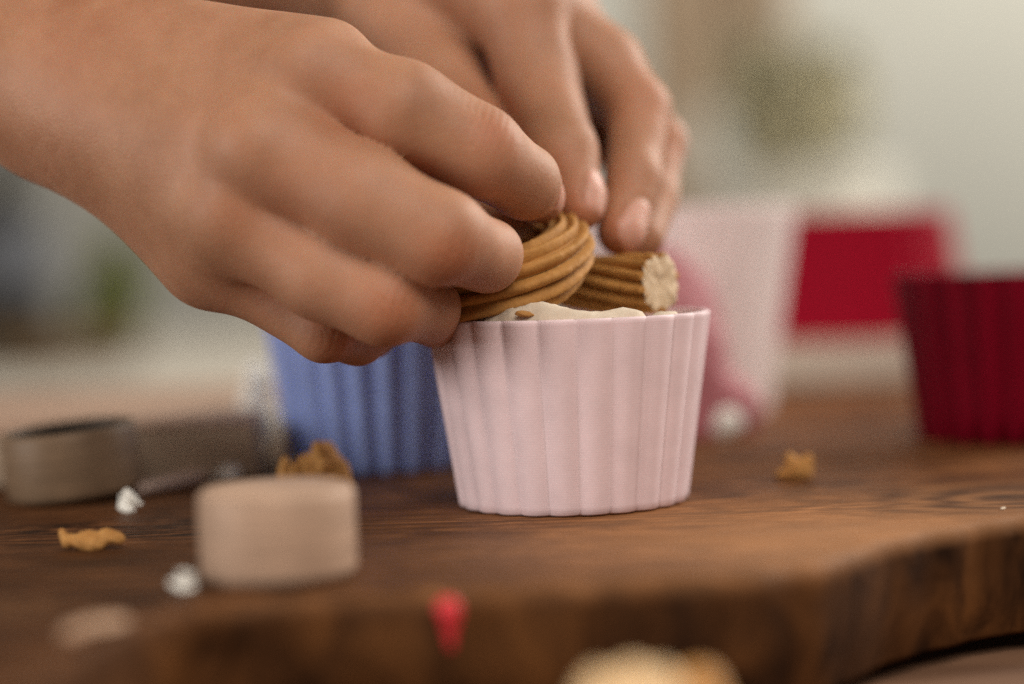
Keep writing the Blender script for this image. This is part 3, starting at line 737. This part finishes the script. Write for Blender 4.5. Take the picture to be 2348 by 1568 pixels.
# ------------------------------------------------------------------ out of focus things at the far end of the table and room
def lathe(name, prof, mat, parent=None, nth=48):
    V = []; F = []
    for r, z in prof: V += [(r * math.cos(2 * math.pi * i / nth), r * math.sin(2 * math.pi * i / nth), z) for i in range(nth)]
    for k in range(len(prof) - 1):
        for i in range(nth):
            j = (i + 1) % nth; F.append((k * nth + i, k * nth + j, (k + 1) * nth + j, (k + 1) * nth + i))
    F.append(tuple(range(nth))[::-1]); F.append(tuple((len(prof) - 1) * nth + i for i in range(nth)))
    return mesh_from(name, V, F, mat, parent)
def foliage(name, blobs, count, size, mat, parent, seed=1):
    g = random.Random(seed); V = []; F = []
    for _ in range(count):
        c, r = g.choice(blobs)
        while True:
            d = Vector((g.uniform(-1, 1), g.uniform(-1, 1), g.uniform(-1, 1)))
            if d.length < 1: break
        p = Vector(c) + Vector((d.x * r[0], d.y * r[1], d.z * r[2]))
        a = Vector((g.gauss(0, 1), g.gauss(0, 1), g.gauss(0, 1) + .4)).normalized(); b = a.cross(Vector((g.gauss(0, 1), g.gauss(0, 1), g.gauss(0, 1)))).normalized()
        L = size * g.uniform(.7, 1.3); wd = L * .3; up = a.cross(b) * L * .12
        n = len(V); V += [p - a * L * .5, p + b * wd - up, p + a * L * .5, p - b * wd - up]; F += [(n, n + 1, n + 2), (n, n + 2, n + 3)]
    return mesh_from(name, V, F, mat, parent, smooth=False)
M['leaf_olive'] = plain('olive_leaf', (0.47, 0.43, 0.29), 0.6, 40, 0.3)
M['leaf_green'] = plain('bright_green_leaf', (0.13, 0.15, 0.015), 0.6, 60, 0.3)
M['bottle'] = plain('dark_bottle', (0.022, 0.019, 0.016), 0.35, 10, 0.1)
M['label_blue'] = plain('dull_blue_label', (0.10, 0.105, 0.12), 0.6, 10, 0.1)
M['pot_cream'] = plain('cream_pot', (0.56, 0.54, 0.485), 0.5, 15, 0.06)
M['pot_brown'] = plain('brown_pot', (0.12, 0.075, 0.035), 0.6, 15, 0.1)
M['post'] = grain_wood('brown_chair_wood', (0.27, 0.185, 0.11), (0.36, 0.255, 0.16), 0.5, 0.3)
CZ = TZ + 0.004
b = empty('bottle', (at(20, 700, 0.95).x, 0.95, CZ)); 
lathe('bottle_body', [(.028, 0), (.031, .004), (.031, .095), (.026, .108), (.012, .122), (.011, .150)], M['bottle'], b)
lathe('bottle_label', [(.0312, .050), (.0314, .051), (.0314, .093), (.0312, .094)], M['label_blue'], b)
lathe('bottle_cap', [(.012, .150), (.013, .151), (.013, .165), (.012, .166)], M['label_blue'], b)
tag(b, 'dark bottle with dull blue label on the cloth far left', 'bottle')
b = empty('dark_bowl', (at(100, 740, 0.85).x, 0.85, CZ)); lathe('bowl_body', [(.022, 0), (.040, .012), (.047, .024), (.045, .024), (.038, .013), (.02, .004)], M['pot_brown'], b)
tag(b, 'low brown bowl on the cloth beside the green plant', 'bowl')
gp = empty('potted_plant', (at(262, 740, 0.9).x, 0.9, CZ)); 
lathe('pot', [(.014, 0), (.019, .018), (.020, .020), (.018, .020), (.016, .017)], M['pot_brown'], gp)
foliage('leaves', [((0, 0, .040), (.020, .018, .022)), ((.004, 0, .062), (.014, .014, .022)), ((-.012, 0, .030), (.014, .012, .012))], 520, .014, M['leaf_green'], gp, 3)
tag(gp, 'small bright green plant on the cloth left of the hand', 'plant')
op = empty('potted_shrub', (at(1830, 500, 1.15).x, 1.15, CZ))
lathe('pot', [(.055, 0), (.070, .03), (.078, .112), (.080, .118), (.074, .118), (.070, .108)], M['pot_cream'], op)
foliage('leaves', [((0, 0, .155), (.050, .05, .035)), ((-.02, 0, .180), (.035, .04, .03)), ((.015, 0, .185), (.035, .04, .035)), ((-.03, 0, .20), (.025, .03, .03))], 900, .030, M['leaf_olive'], op, 5)
tag(op, 'olive green shrub in a wide cream pot behind the cups', 'plant')
ch = empty('chair', (at(1640, 0, 1.75).x, 1.75, -0.75))
for sx in (-.055, .055): box('back_post', (sx - .03, -.02, 0), (sx + .028, .02, 1.25), M['post'], ch, 0.004)
box('back_slat', (-.0265, -.012, .95), (.0245, .012, 1.2), M['post'], ch, 0.003)
tag(ch, 'brown wooden chair back standing beyond the table', 'chair')
